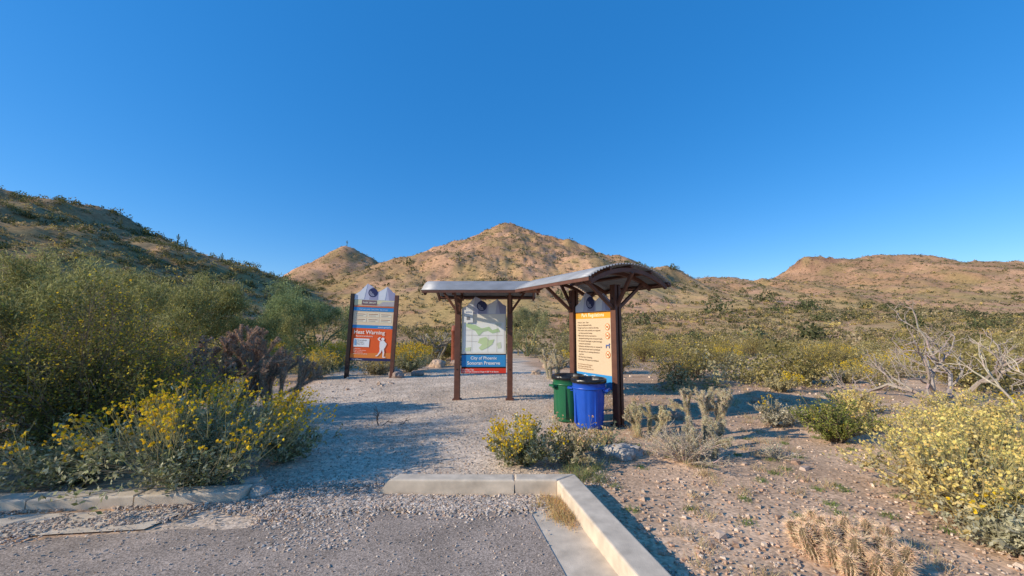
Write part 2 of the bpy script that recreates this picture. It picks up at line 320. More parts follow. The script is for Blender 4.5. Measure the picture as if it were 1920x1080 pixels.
dead('dead_tree',9.6,9.0,2.35,(-.1,0),5,4,(.36,.29,.24),.05,.9,1.9)
dead('dead_tree',8.6,6.6,1.55,(.0,0),3,3,(.48,.40,.30),.026,.9,1.1)
dead('dead_tree',-9.4,7.8,2.9,(.2,0),3,3,(.50,.36,.21),.028,.6,1.2)
dead('dead_tree',-2.3,7.0,.35,(.8,.0),2,2,(.14,.10,.08),.014,.9,.45)
# ---------------- cholla ----------------
def cholla(name,x,y,Hh,col,scol,n=7,r=.035,depth=3,wide=.8,spn=90,sl=.02,xy=None):
    z=hz(x,y); out=[]
    for i in range(n):
        a=i*6.283/n+random.uniform(-.5,.5); w=wide*random.uniform(.3,1.1); d=np.array([math.cos(a)*w,math.sin(a)*w,1.]); d/=np.linalg.norm(d)
        grow(np.array([x+.1*math.cos(a),y+.1*math.sin(a),z-.03]),d,Hh*.42,r,depth,out,2,.55,.08,rk=.97,lk=.6,wob=.12,nseg=3)
    out=rescale(out,x,y,z,Hh,xy)
    A=Acc(); o2=[(p,q,max(a,r*.6),max(b,r*.6)*.95,k) for p,q,a,b,k in out]; put(A,o2,col,7,1)
    P0=np.array([o[0] for o in o2]);P1=np.array([o[1] for o in o2]);rr=np.array([o[2] for o in o2]); ln=np.linalg.norm(P1-P0,axis=1)
    cnt=len(o2)*spn; i=rng.choice(len(o2),cnt,p=ln/ln.sum()); t=rng.random(cnt)[:,None]
    d=(P1-P0)[i]/ln[i][:,None]; v=np.cross(d,rng.normal(size=(cnt,3))); v/=np.linalg.norm(v,axis=1)[:,None]
    B=P0[i]+(P1-P0)[i]*t+v*rr[i][:,None]*.9; v=v+rng.normal(0,.35,v.shape)
    segs(A,B,B+v*sl*rng.uniform(.5,1.3,(cnt,1)),.0022,.0005,jcol(scol,cnt),3,0)
    return A.obj(name,[leafM,barkM])
cholla('cholla_cactus',-5.2,7.4,1.72,(.34,.23,.16),(.70,.50,.34),12,.036,3,.9,55,.03,xy=1.0)
cholla('cholla_cactus',-4.55,7.7,1.25,(.34,.23,.16),(.70,.50,.34),8,.033,2,.9,60,.03,xy=.7)
cholla('cholla_cactus',2.95,6.1,.80,(.36,.33,.2),(.74,.63,.45),5,.024,2,.5,110,.022,xy=.45)
cholla('cholla_cactus',2.1,6.35,.52,(.34,.33,.19),(.74,.64,.42),6,.023,2,.7,110,.022,xy=.38)
cholla('cholla_cactus',2.5,5.3,.50,(.36,.33,.2),(.68,.6,.44),5,.020,2,.6,100,.02,xy=.35)
cholla('cholla_cactus',1.35,13.2,1.0,(.35,.31,.21),(.74,.63,.45),5,.04,2,.5,60,.035)
cholla('cholla_cactus',-3.9,19.5,1.5,(.3,.26,.18),(.64,.55,.42),6,.05,2,.8,40,.04)
def hedgehog(name,x,y,n=24,R=.28):
    A=Acc(); z=hz(x,y)
    for i in range(n):
        s=math.sqrt((i+.5)/n); a=i*2.4; px=x+R*s*math.cos(a); py=y+R*s*math.sin(a); h=random.uniform(.20,.29)*(1.1-.35*s); r=random.uniform(.036,.044)
        ax=np.array([.45*s*math.cos(a),.45*s*math.sin(a),1.]); ax/=np.linalg.norm(ax)
        prof=[(0,.75),(.25,1),(.6,1),(.85,.8),(.96,.5),(1.0,.08)]
        for (t0,k0),(t1,k1) in zip(prof,prof[1:]):
            p0=np.array([px,py,z])+ax*h*t0; p1=np.array([px,py,z])+ax*h*t1; segs(A,p0[None],p1[None],r*k0,r*k1,[(.15,.11,.06)],12,1)
        m=900; t=rng.random(m); k=np.interp(t,[p[0] for p in prof],[p[1] for p in prof]); an=(rng.integers(0,12,m)+rng.normal(0,.06,m))*6.283/12
        u=np.cross(ax,[1,0,0]);u/=np.linalg.norm(u);v=np.cross(ax,u); rad=np.cos(an)[:,None]*u+np.sin(an)[:,None]*v
        B=np.array([px,py,z])+ax*h*t[:,None]+rad*(r*k)[:,None]; D=rad+ax*(t[:,None]-.3)+rng.normal(0,.45,(m,3))
        segs(A,B,B+D*rng.uniform(.010,.036,(m,1)),.0012,.0004,jcol((.88,.60,.38),m,.3),3,1)
    A.obj(name,[leafM,barkM])
hedgehog('hedgehog_cactus',2.45,3.02)
def saguaro(x,y,h):
    z=hz(x,y); A=Acc(); c=[(.16,.18,.09)]
    def col(pts,r):
        for a,b in zip(pts,pts[1:]): segs(A,np.array([a]),np.array([b]),r,r,c,10)
        segs(A,np.array([pts[-1]]),np.array([pts[-1]])+[[0,0,r]],r,r*.3,c,10)
    r=h*.045; col([(x,y,z-.2),(x,y,z+h)],r)
    for s in ((1,.45),(-1,.55)):
        col([(x,y,z+h*s[1]),(x+s[0]*h*.13,y,z+h*(s[1]+.03)),(x+s[0]*h*.15,y,z+h*(s[1]+.3))],r*.7)
    A.obj('saguaro_cactus',[leafM])
for x,y,h in [(-103,118,3.0),(-98,112,2.4),(-92,108,3.0),(-58,66,3.0),(-60,60,2.6),(-83,110,2.5),(-140,325,4.5),(-115,112,2.6)]: saguaro(x,y,h)
# ---------------- gravel, stones, grass ----------------
def pebbles(A,x,y,s,cols,ws,zoff=0):
    n=len(x); base=np.array([[-1,-1,-1],[1,-1,-1],[1,1,-1],[-1,1,-1],[-.8,-.8,1],[.8,-.8,1],[.8,.8,1],[-.8,.8,1]],float)
    V=base[None]*(1+rng.normal(0,.25,(n,8,3)))*.5*np.stack([s*rng.uniform(.8,1.5,n),s*rng.uniform(.7,1.1,n),s*rng.uniform(.45,.8,n)],1)[:,None]
    a=rng.uniform(0,6.28,n); c,sn=np.cos(a)[:,None],np.sin(a)[:,None]
    V=np.stack([V[...,0]*c-V[...,1]*sn,V[...,0]*sn+V[...,1]*c,V[...,2]],-1)
    z=np.maximum(HT(x,y),-.002)+zoff; V+=np.stack([x,y,z+s*.15],1)[:,None]
    f=np.array([[0,3,2,1],[4,5,6,7],[0,1,5,4],[1,2,6,5],[2,3,7,6],[3,0,4,7]])
    A.add(V,(np.arange(n)*8)[:,None,None]+f[None],np.repeat(pick(cols,ws,n,.3),8,0))
GC=[(.54,.43,.34),(.40,.32,.25),(.64,.53,.42),(.46,.31,.215)]
kin=lambda y:.45+(4.10-y)*.206
A=Acc()
x=rng.normal(-.9,.9,9000); y=3.9+rng.normal(0,.11,9000)+.05*np.sin(x*4); k=(x<.35)&(x>-3.0)&(y<4.08); pebbles(A,x[k],y[k],rng.uniform(.008,.026,k.sum()),GC,[3,2,2,1],.008)
x=rng.uniform(-4.8,-1.2,9000); y=rng.uniform(3.1,4.4,9000); k=(fbm(x*1.5,y*1.5,3)>-.1); pebbles(A,x[k],y[k],rng.uniform(.007,.022,k.sum()),GC,[3,2,2,1],.006)
x=rng.uniform(-6,.3,3000); y=rng.uniform(2.2,3.9,3000); pebbles(A,x,y,rng.uniform(.004,.013,3000),GC,[3,2,2,1],.012)
x=rng.uniform(-3.2,1.2,11000); y=4.3+rng.random(11000)**1.3*7; pebbles(A,x,y,rng.uniform(.005,.018,11000),GC,[3,2,2,1])
x=rng.uniform(-6,2.4,6000); y=rng.uniform(8,15,6000); pebbles(A,x,y,rng.uniform(.01,.026,6000),GC,[3,2,2,1])
A.obj('gravel',[stoneM])
A=Acc(); RC=[(.54,.39,.28),(.45,.29,.2),(.64,.50,.38),(.38,.29,.23)]
n=15000; y=2.2+rng.random(n)**1.6*11; x=rng.uniform(0,1,n)*(1.5*y+.5)+.75; k=(x>np.maximum(kin(y)+.26,.9)); x=x[k];y=y[k]
pebbles(A,x,y,rng.lognormal(math.log(.012),.5,len(x)),RC,[3,2,2,1])
n=1500; x=rng.uniform(-14,16,n); y=rng.uniform(4.6,24,n); k=((x>1.2)|(x<-3.5)); pebbles(A,x[k],y[k],rng.lognormal(math.log(.05),.45,k.sum()),RC,[3,2,2,1])
A.obj('stones',[stoneM])
def tufts(name,pts,h,col,nb=40,sp=.05):
    A=Acc(); pts=np.array(pts); n=len(pts); P=np.repeat(pts,nb,0); m=len(P); x=P[:,0]+rng.normal(0,sp,m); y=P[:,1]+rng.normal(0,sp,m); z=HT(x,y)
    B=np.stack([x,y,z],1); D=rng.normal(0,.45,(m,3)); D[:,2]=1; segs(A,B,B+D*(h*rng.uniform(.4,1.1,m))[:,None],.0022,.0006,jcol(col,m,.35),3); A.obj(name,[leafM])
tufts('dry_grass',[(.42+rng.normal(0,.05),3.75+rng.normal(0,.14)) for _ in range(22)],.07,(.74,.56,.28),70,.04)
px=rng.uniform(1.2,9,260); py=rng.uniform(2.6,11,260); tufts('dry_grass',list(zip(px[px>1.1],py[px>1.1])),.09,(.66,.52,.3),40,.05)
px=rng.uniform(.95,5.5,60); py=rng.uniform(3.3,6.2,60); k=px>kin(py)+.35; tufts('weeds',list(zip(px[k],py[k])),.04,(.24,.32,.08),60,.035)
tufts('weeds',[(.75,4.5),(.85,4.62),(.7,4.75),(.95,4.45),(1.0,4.8),(.6,4.5)],.12,(.36,.38,.16),90,.05)
def boulder(x,y,s,col,fl=.6,sz=.35):
    bm=bmesh.new(); bmesh.ops.create_icosphere(bm,subdivisions=4,radius=1); q=random.uniform(0,99)
    from mathutils import noise
    for v in bm.verts:
        c=v.co.copy(); d=1+.35*noise.noise(c*1.1+Vector((q,0,0)))+.14*noise.noise(c*3+Vector((q,0,0)))+.05*noise.noise(c*9+Vector((q,0,0)))
        c=Vector([math.copysign(abs(t)**.8,t) for t in c])*d; v.co=Vector((c.x*s,c.y*s*.75,c.z*s*fl))
    me=bpy.data.meshes.new('boulder'); bm.to_mesh(me); bm.free(); o=bpy.data.objects.new('boulder',me); me.materials.append(mat('rock',col,.9,var=.35,scale=9,bump=.6,spec=.1)); link(o)
    o.location=(x,y,hz(x,y)+s*fl*sz); o.rotation_euler=(0,0,random.uniform(0,6))
for a in [(1.38,5.25,.20,(.42,.37,.32)),(1.62,5.4,.13,(.44,.38,.33)),(1.2,5.5,.13,(.4,.35,.29)),(4.2,11.0,.26,(.42,.27,.19)),(-3.95,13.6,.30,(.36,.27,.22)),(-3.4,14.2,.22,(.36,.27,.22)),(-3.3,17.5,.38,(.46,.33,.24)),(-2.6,18.2,.3,(.44,.3,.22)),(-2.55,4.12,.12,(.46,.4,.33)),(3.6,8.6,.2,(.4,.27,.2)),(.9,14.8,.2,(.44,.33,.24)),(1.6,17,.3,(.44,.33,.24)),(3.1,7.6,.16,(.44,.32,.24)),(-2.75,4.3,.14,(.44,.38,.31)),(5.6,9.0,.18,(.42,.29,.2))]: boulder(*a)
# ---------------- paving ----------------
def sheet(name,pts,z,m):
    me=bpy.data.meshes.new(name); me.from_pydata([(p[0],p[1],z) for p in pts],[],[list(range(len(pts)))]); me.materials.append(m); return link(bpy.data.objects.new(name,me))
asph=mat('asphalt',(.35,.272,.212),.95,var=.35,scale=90,bump=.8,bscale=150,spec=.15)
N=asph.node_tree.nodes;L=asph.node_tree.links
n2=N.new('ShaderNodeTexNoise');n2.inputs['Scale'].default_value=2.2;n2.inputs['Detail'].default_value=6
tcn=[n for n in N if n.type=='TEX_COORD'][0];L.new(tcn.outputs['Object'],n2.inputs['Vector'])
cr=N.new('ShaderNodeMapRange');cr.inputs['From Min'].default_value=.35;cr.inputs['From Max'].default_value=.7;cr.inputs['To Min'].default_value=.85;cr.inputs['To Max'].default_value=1.25;L.new(n2.outputs['Fac'],cr.inputs['Value'])
vm=[n for n in N if n.type=='VECT_MATH'][0];vv=N.new('ShaderNodeVectorMath');vv.operation='SCALE';L.new(vm.outputs[0],vv.inputs[0]);L.new(cr.outputs[0],vv.inputs['Scale'])
vo=N.new('ShaderNodeTexVoronoi');vo.inputs['Scale'].default_value=110;L.new(tcn.outputs['Object'],vo.inputs['Vector']);sp=N.new('ShaderNodeSeparateColor');L.new(vo.outputs['Color'],sp.inputs[0]);rr=N.new('ShaderNodeMapRange');rr.inputs['To Min'].default_value=.6;rr.inputs['To Max'].default_value=1.4;L.new(sp.outputs[0],rr.inputs['Value'])
v5=N.new('ShaderNodeVectorMath');v5.operation='SCALE';L.new(vv.outputs[0],v5.inputs[0]);L.new(rr.outputs[0],v5.inputs['Scale']);L.new(v5.outputs[0],N['Principled BSDF'].inputs['Base Color'])
conc=mat('concrete',(.62,.51,.385),.9,var=.25,scale=7,bump=.5,bscale=120,spec=.15)
front=[(-14,2.75),(-7,2.95),(-4.5,3.12),(-3.2,3.3),(-2,3.5),(-1.2,3.70),(.165,3.74)]
fx=np.linspace(-14,.165,420); fy=np.interp(fx,[p[0] for p in front],[p[1] for p in front])+.16*fbm(fx*5,fx*0+3,4)
ap=list(zip(fx,fy))+[(.36,2.8),(1.97,-5),(-14,-5)]
sheet('parking_lot',ap[::-1],.008,asph)
sheet('gutter',[(.14,3.94),(.165,3.6),(1.9,-5),(2.35,-5),(.46,4.1),(.2,4.1)],.002,conc)
sheet('gutter',[(-9,2.7),(-3.05,3.42),(-2.95,3.8),(-9,3.25)],.002,conc)
def kerb(name,pieces):
    bm=bmesh.new()
    for poly,z,bot in pieces:
        t=[bm.verts.new((p[0],p[1],z)) for p in poly]; o=[bm.verts.new((p[0],p[1],-.06)) for p in (bot or poly)]
        fs=[bm.faces.new(t),bm.faces.new(o[::-1])]; k=len(t)
        for i in range(k): fs.append(bm.faces.new((o[i],o[(i+1)%k],t[(i+1)%k],t[i])))
        bmesh.ops.bevel(bm,geom=[e for e in bm.edges if all(v in t for v in e.verts)],offset=.018,segments=3,affect='EDGES',profile=.5)
    bmesh.ops.recalc_face_normals(bm,faces=bm.faces)
    me=bpy.data.meshes.new(name); bm.to_mesh(me); bm.free(); me.materials.append(conc); return link(bpy.data.objects.new(name,me))
P=[([(-1.24,4.11),(.02,4.10),(.02,4.27),(-1.18,4.28)],.14,[(-1.40,4.11),(.02,4.09),(.02,4.28),(-1.30,4.30)]),
   ([(.03,4.10),(.45,4.10),(.66,4.27),(.03,4.27)],.143,None)]
ys=[4.09,1.6,-1.6,-5]
for a,b2 in zip(ys,ys[1:]):
    b3=b2+.01
    oa=(.66,4.262) if a==4.09 else (kin(a)+.215,a)
    P.append(([(kin(a),a),(kin(b3),b3),(kin(b3)+.215,b3),oa],.143,None))
kerb('kerb',P)
P=[]; xs=[-2.62,-3.55,-4.45,-6.0,-7.6,-9.2]
for a,b2 in zip(xs,xs[1:]):
    f=lambda q:3.93+(q+2.62)*.10
    P.append(([(a,f(a)),(a,f(a)+.2),(b2+.012,f(b2)+.2),(b2+.012,f(b2))],.095,None))
kerb('kerb',P)
# ---------------- kiosks and signs ----------------
brown=mat('brown_steel',(.13,.052,.032),.55,var=.25,scale=6,spec=.4)
dark=mat('dark_steel',(.03,.02,.018),.55,var=.2,scale=6)
galv=mat('galvanised_steel',(.33,.335,.35),.55,.3,var=.2,scale=3)
PM={}
def pm(c,r=.45):
    if c not in PM: PM[c]=mat('print_%d'%len(PM),c,r,var=.04,scale=3,spec=.3)
    return PM[c]
def box(name,par,c,s,m,rot=(0,0,0),bev=.004):
    bm=bmesh.new(); bmesh.ops.create_cube(bm,size=1,matrix=Matrix.Diagonal((*s,1)))
    if bev: bmesh.ops.bevel(bm,geom=bm.edges[:],offset=bev,segments=1,affect='EDGES')
    me=bpy.data.meshes.new(name);bm.to_mesh(me);bm.free();me.materials.append(m);o=bpy.data.objects.new(name,me);link(o,par);o.location=c;o.rotation_euler=rot;return o
def bar(name,par,a,b2,w,m):
    a=Vector(a);b2=Vector(b2);o=box(name,par,(a+b2)/2,(w,w,(b2-a).length),m); o.rotation_mode='QUATERNION'; o.rotation_quaternion=(b2-a).to_track_quat('Z','Y'); return o
def poly(name,par,pts,y,m):
    me=bpy.data.meshes.new(name); me.from_pydata([(p[0],y,p[1]) for p in pts],[],[list(range(len(pts)))]); me.materials.append(m); return link(bpy.data.objects.new(name,me),par)
def rect(name,par,x0,x1,z0,z1,y,m): return poly(name,par,[(x0,z0),(x1,z0),(x1,z1),(x0,z1)],y,m)
def disc(name,par,x,z,r,y,m,n=32): return poly(name,par,[(x+r*math.cos(i*6.2832/n),z+r*math.sin(i*6.2832/n)) for i in range(n)],y,m)
def text(par,s,x,z,size,y,m,al='LEFT',bold=0,ls=1.0,sx=1):
    cu=bpy.data.curves.new('lettering','FONT');cu.body=s;cu.size=size;cu.align_x=al;cu.offset=bold*size;cu.space_line=ls;cu.materials.append(m)
    o=bpy.data.objects.new('lettering',cu);link(o,par);o.location=(x,y,z);o.rotation_euler=(math.pi/2,0,0);o.scale=(sx,1,1);return o
def empty(name,loc,rz=0,ry=0):
    e=bpy.data.objects.new(name,None);link(e);e.location=loc;e.rotation_euler=(0,ry,rz);return e
WHITE=(.84,.84,.82);NAVY=(.03,.035,.11);LAV=(.52,.52,.64);LAV2=(.34,.33,.46);PALE=(.74,.75,.78);BLUE=(.04,.27,.58);CREAM=(.84,.68,.44);ORANGE=(.84,.33,.03);RED=(.70,.05,.025);TAN=(.84,.66,.44);INK=(.06,.05,.05)
def mountains(par,w,z,h,y,light=True):
    a=-w/2
    top=[(0,.30),(.13,.52),(.3,1.0),(.42,.86),(.5,.66),(.58,.52),(.68,.66),(.8,.86),(.93,.55),(1,.46)]
    pts=[(a,z)]+[(a+w*t,z+h*k) for t,k in top]+[(a+w,z)]
    me=bpy.data.meshes.new('mountain_header'); k=len(pts)
    me.from_pydata([(p[0],y,p[1]) for p in pts]+[(p[0],y+.02,p[1]) for p in pts],[],[list(range(k))[::-1],list(range(k,2*k))]+[(i,(i+1)%k,k+(i+1)%k,k+i) for i in range(k)]); me.materials.append(pm(LAV)); link(bpy.data.objects.new('mountain_header',me),par)
    f=y-.004
    poly('facet',par,[(a+.01,z+.01),(a+.01,z+h*.30),(a+w*.13,z+h*.50),(a+w*.3,z+h*.97),(a+w*.24,z+.01)],f,pm(PALE))
    poly('facet',par,[(a+w*.42,z+h*.84),(a+w*.36,z+.01),(a+w*.56,z+.01),(a+w*.575,z+h*.50)],f,pm(LAV2))
    poly('facet',par,[(a+w*.8,z+h*.84),(a+w*.60,z+h*.5),(a+w*.60,z+.01),(a+w*.76,z+.01)],f,pm(PALE))
    poly('facet',par,[(a+w*.8,z+h*.84),(a+w*.86,z+.01),(a+w-.01,z+.01),(a+w-.01,z+h*.45),(a+w*.93,z+h*.53)],f,pm(LAV2))
    r=.115*w; cx=-.05*w; cz=z+h*.46
    disc('emblem',par,cx,cz,r,f-.004,pm(NAVY))
    for q in range(3):
        poly('emblem_mark',par,[(cx+r*(.75-.2*q)*math.cos(t),cz+r*(.75-.2*q)*math.sin(t)) for t in np.linspace(2.6,5.2,12)]+[(cx+r*(.66-.2*q)*math.cos(t),cz+r*(.66-.2*q)*math.sin(t)) for t in np.linspace(5.2,2.6,12)],f-.008,pm(LAV))
def kiosk(loc,rz,sp,x0,x1,braces=True):
    E=empty('trailhead_kiosk',loc,rz); hw=.95; rise=.27; ze=2.50; R=(hw*hw+rise*rise)/(2*rise); zc=ze+rise-R; th=math.asin(hw/R)
    for sx in (-sp/2,sp/2):
        for k in (-1,1): box('post_channel',E,(sx,k*.045,1.2),(.13,.055,2.5),brown)
        box('post_gap_shade',E,(sx,0,1.2),(.05,.036,2.46),dark)  # dark filler standing in for the shadow in the gap between the channels
        box('base_plate',E,(sx,0,.012),(.2,.2,.03),brown)
        for zz in (.7,2.05,2.2):
            for k in (-1,1): 
                o=box('bolt',E,(sx,k*.075,zz),(.03,.012,.03),dark)
    def rib(x,r,w,h,nm='roof_rib'):
        n=24; V=[];F=[]
        for i in range(n+1):
            t=-th+2*th*i/n
            for rr in (r,r-h):
                for dx in (-w/2,w/2): V.append((x+dx,rr*math.sin(t),zc+rr*math.cos(t)))
        for i in range(n):
            a=4*i;b=a+4
            F+=[(a,a+1,b+1,b),(a+2,b+2,b+3,a+3),(a,b,b+2,a+2),(a+1,a+3,b+3,b+1)]
        F+=[(0,2,3,1),(4*n,4*n+1,4*n+3,4*n+2)]
        me=bpy.data.meshes.new(nm);me.from_pydata(V,[],F);me.materials.append(brown);link(bpy.data.objects.new(nm,me),E)
    for x in (x0+.06,-sp/2,sp/2,x1-.06): rib(x,R-.07,.05,.07)
    for t in (-th+.01,-th*.5,0,th*.5,th-.01):
        r=R-.045; box('purlin',E,((x0+x1)/2,r*math.sin(t),zc+r*math.cos(t)),(x1-x0-.02,.05,.045),brown,(-t,0,0))
    for k in (-1,1): box('eave_angle',E,((x0+x1)/2,k*.955,2.462),(x1-x0-.01,.03,.075),brown)
    for sx in (-1,1):
        px=sx*sp/2
        bar('brace',E,(px,0,2.02),(px+sx*.42,0,2.62),.055,brown)
        for k in (-1,1): bar('brace',E,(px,k*.06,2.02),(px,k*.72,2.53),.055,brown)
    n=240; V=[];F=[]; xs=np.linspace(x0,x1,9)
    for i in range(n+1):
        t=-th*1.03+2*th*1.03*i/n; r=R+.013*math.sin(i*2*math.pi/8)
        for x in xs: V.append((x,r*math.sin(t),zc+r*math.cos(t)))
    for i in range(n):
        for j in range(8): a=i*9+j; F.append((a,a+1,a+10,a+9))
    me=bpy.data.meshes.new('corrugated_roof');me.from_pydata(V,[],F);me.materials.append(galv)
    for p in me.polygons:p.use_smooth=True
    o=link(bpy.data.objects.new('corrugated_roof',me),E); md=o.modifiers.new('s','SOLIDIFY');md.thickness=.004
    return E
E=kiosk((-.67,9.36,hz(-.67,9.36)),0,1.24,-1.29,1.29); y=-.03; w=1.06
box('panel',E,(0,0,1.31),(w,.03,1.42),dark); mountains(E,w,2.0,.42,-.022)
y=-.02
rect('map_sheet',E,-w/2+.01,w/2-.01,1.06,2.0,y,pm((.86,.80,.67)))
rect('map',E,-w/2+.05,w/2-.05,1.09,1.80,y-.004,pm((.88,.87,.81)))
for pts,c in [([(-.42,1.78),(-.2,1.74),(-.05,1.66),(.12,1.7),(.2,1.62),(.34,1.66),(.38,1.58),(.2,1.54),(.1,1.6),(-.02,1.58),(-.12,1.48),(-.2,1.6),(-.34,1.66),(-.42,1.7)],(.50,.66,.36)),
              ([(-.1,1.42),(.05,1.46),(.12,1.38),(.25,1.4),(.2,1.28),(.08,1.2),(-.06,1.14),(-.12,1.2),(-.04,1.28),(-.14,1.32)],(.58,.70,.38)),
              ([(-.44,1.2),(-.3,1.22),(-.32,1.12),(-.44,1.12)],(.62,.7,.46)),([(.3,1.3),(.4,1.34),(.42,1.2),(.34,1.18)],(.67,.72,.52)),([(.25,1.78),(.42,1.78),(.42,1.72),(.3,1.72)],(.7,.74,.6))]:
    poly('map_area',E,pts,y-.008,pm(c))
for pts in [(-.45,1.5,.45,1.49),(-.45,1.36,-.15,1.35),(-.3,1.1,-.29,1.6),(.3,1.1,.31,1.75),(.08,1.1,.1,1.5),(-.45,1.62,.1,1.63)]:
    x0_,z0_,x1_,z1_=pts; dx,dz=(0,.006) if abs(x1_-x0_)>abs(z1_-z0_) else (.006,0)
    poly('map_road',E,[(x0_,z0_),(x1_,z1_),(x1_+dx,z1_+dz),(x0_+dx,z0_+dz)] if dz else [(x0_,z0_),(x0_+dx,z0_),(x1_+dx,z1_),(x1_,z1_)],y-.012,pm((.5,.45,.4)))
rect('notice',E,-w/2+.06,-w/2+.27,1.80,2.10,y-.035,pm(WHITE)); rect('notice_patch',E,-w/2+.12,-w/2+.2,1.86,1.94,y-.039,pm((.25,.25,.25)))
text(E,'NOTICE',-w/2+.165,2.03,.04,y-.039,pm((.1,.2,.5)),'CENTER',.02)
rect('blue_band',E,-w/2+.01,w/2-.01,.76,1.035,y,pm(BLUE)); 
text(E,'City of Phoenix',0,.93,.098,y-.005,pm(WHITE),'CENTER',.015); text(E,'Sonoran Preserve',0,.81,.108,y-.005,pm(WHITE),'CENTER',.02)
rect('red_strip',E,-w/2+.0,w/2-.0,.61,.725,y-.006,pm(RED)); text(E,'Hot Day Tips',-w/2+.03,.675,.05,y-.010,pm(WHITE),'LEFT',.01); text(E,'Some Trails Closed to Dogs if 100° F & Above',-w/2+.03,.63,.045,y-.010,pm(WHITE),'LEFT',.012)
E=kiosk(((1.262+1.845)/2,(7.975+6.94)/2,hz(1.55,7.45)),math.atan2(-1.035,.583),1.19,-1.32,1.02); w=1.02
box('panel',E,(0,0,1.30),(w,.03,1.44),dark); mountains(E,w,1.99,.38,-.022); y=-.02
rect('orange_header',E,-w/2+.01,w/2-.01,1.86,1.99,y,pm(ORANGE)); text(E,'Park Regulations',0,1.895,.095,y-.005,pm((.9,.82,.5)),'CENTER',.02)
rect('regulation_sheet',E,-w/2+.01,w/2-.01,.83,1.86,y,pm((.66,.50,.33)))
T_='• Hours:  5am - 7pm\n• Use on designated trails.\n• Dogs must be on a leash at all times.\n• Pet owners and custodian are required\n   to clean up animal waste.\n• Motorized vehicles restricted to\n   designated parking areas and paved roads.\n• No alcoholic beverages or glass beverage\n   containers permitted.\n• Collection and destruction or removal of\n   plant materials and seed is prohibited.\n• No open fires or smoking allowed at\n   any time.\n• No littering or dumping.\n• Discharge of firearms is prohibited.'
text(E,T_,-w/2+.06,1.775,.040,y-.005,pm((.12,.07,.04)),'LEFT',.006,1.28)
text(E,'For Information or Emergency\nPark Rangers 602-262-7901\nPolice & Fire Emergency call 911',-w/2+.06,.97,.034,y-.005,pm((.25,.12,.05)),'LEFT',.005,1.2)
for i,zz in enumerate((1.70,1.54,1.36,1.20)):
    if i!=2:
        disc('symbol_ring',E,w/2-.11,zz,.062,y-.005,pm((.60,.16,.03))); disc('symbol_face',E,w/2-.11,zz,.048,y-.009,pm(CREAM))
    fig=[(-.028,-.025),(-.02,-.025),(-.016,0),(.016,0),(.02,-.025),(.028,-.025),(.026,.012),(.036,.022),(.024,.03),(.016,.012),(-.026,.012)]
    sc=1.7 if i==2 else 1
    poly('symbol',E,[(w/2-.11+p[0]*sc,zz+p[1]*sc) for p in fig],y-.013,pm((.45,.10,.03) if i!=2 else (.1,.15,.35)))
    if i!=2: poly('symbol_slash',E,[(w/2-.15,zz+.03),(w/2-.143,zz+.037),(w/2-.07,zz-.03),(w/2-.077,zz-.037)],y-.017,pm((.60,.16,.03)))
rect('blue_band',E,-w/2+.01,w/2-.01,.59,.83,y,pm(BLUE)); text(E,'City of Phoenix',0,.735,.088,y-.005,pm(WHITE),'CENTER',.015); text(E,'Sonoran Preserve',0,.625,.095,y-.005,pm(WHITE),'CENTER',.02)
E=empty('information_sign',(-4.83,13.4,hz(-4.83,13.4)),math.radians(4),math.radians(2.2)); w=1.34
for sx in (-.745,.745): box('post',E,(sx,0,1.4),(.12,.14,2.86),dark if sx<0 else brown)
box('panel',E,(0,0,1.6),(w+.1,.04,2.06),dark); mountains(E,w+.02,2.63,.56,-.03); y=-.026
x0,x1=-w/2,w/2
rect('collage',E,x0,x1,2.34,2.63,y,pm((.68,.48,.32)))
poly('collage_shape',E,[(x0,2.44),(x0+.5,2.52),(x1,2.46),(x1,2.63),(x0,2.63)],y-.004,pm((.74,.68,.42)))
poly('collage_shape',E,[(x0+.75,2.42),(x0+.95,2.58),(x1,2.60),(x1,2.44)],y-.008,pm((.5,.46,.45)))
rect('collage_shape',E,x0+.25,x0+.75,2.46,2.62,y-.008,pm((.2,.12,.14)))
text(E,'PARK SMART',x0+.29,2.51,.08,y-.012,pm((.8,.75,.6)),'LEFT',.02,1,.95)
rect('stripe',E,x0,x1,2.38,2.42,y-.008,pm((.7,.14,.05)))
rect('blue_band',E,x0,x1,2.25,2.37,y-.012,pm(BLUE)); text(E,'Trail users yield. Carry water. Stay on trail.',0,2.29,.055,y-.016,pm(WHITE),'CENTER')
rect('info_sheet',E,x0,x1,1.77,2.25,y,pm(TAN))
for cxx in (-.42,0,.42):
    for cz in (2.11,1.93): rect('info_box',E,cxx-.19,cxx+.19,cz-.06,cz+.07,y-.004,pm((.88,.78,.57))); rect('info_line',E,cxx-.16,cxx+.15,cz+.02,cz+.04,y-.008,pm((.45,.2,.1))); rect('info_line',E,cxx-.16,cxx+.08,cz-.03,cz-.015,y-.008,pm((.4,.33,.25)))
rect('blue_band',E,x0,x1,1.66,1.77,y,pm(BLUE)); text(E,'phoenix.gov/parks',x1-.05,1.69,.06,y-.005,pm(WHITE),'RIGHT',.01)
rect('warning_sheet',E,x0,x1,.66,1.66,y,pm((.84,.13,.03)))
poly('warning_band',E,[(x0,.66),(x1,.66),(x1,.86),(x0,.80)],y-.004,pm((.78,.24,.05)))  # printed orange area along the bottom of the warning sheet
text(E,'Heat Warning',x0+.06,1.47,.18,y-.012,pm((.92,.84,.72)),'LEFT',.02); text(E,'Recommendations',x0+.14,1.37,.075,y-.012,pm((.85,.8,.7)),'LEFT',.01)
rect('tip_box',E,x0+.08,x0+.60,1.03,1.31,y-.010,pm(WHITE)); text(E,'Drink plenty\nof water\nStay cool',x0+.2,1.235,.062,y-.016,pm(INK),'LEFT',0)
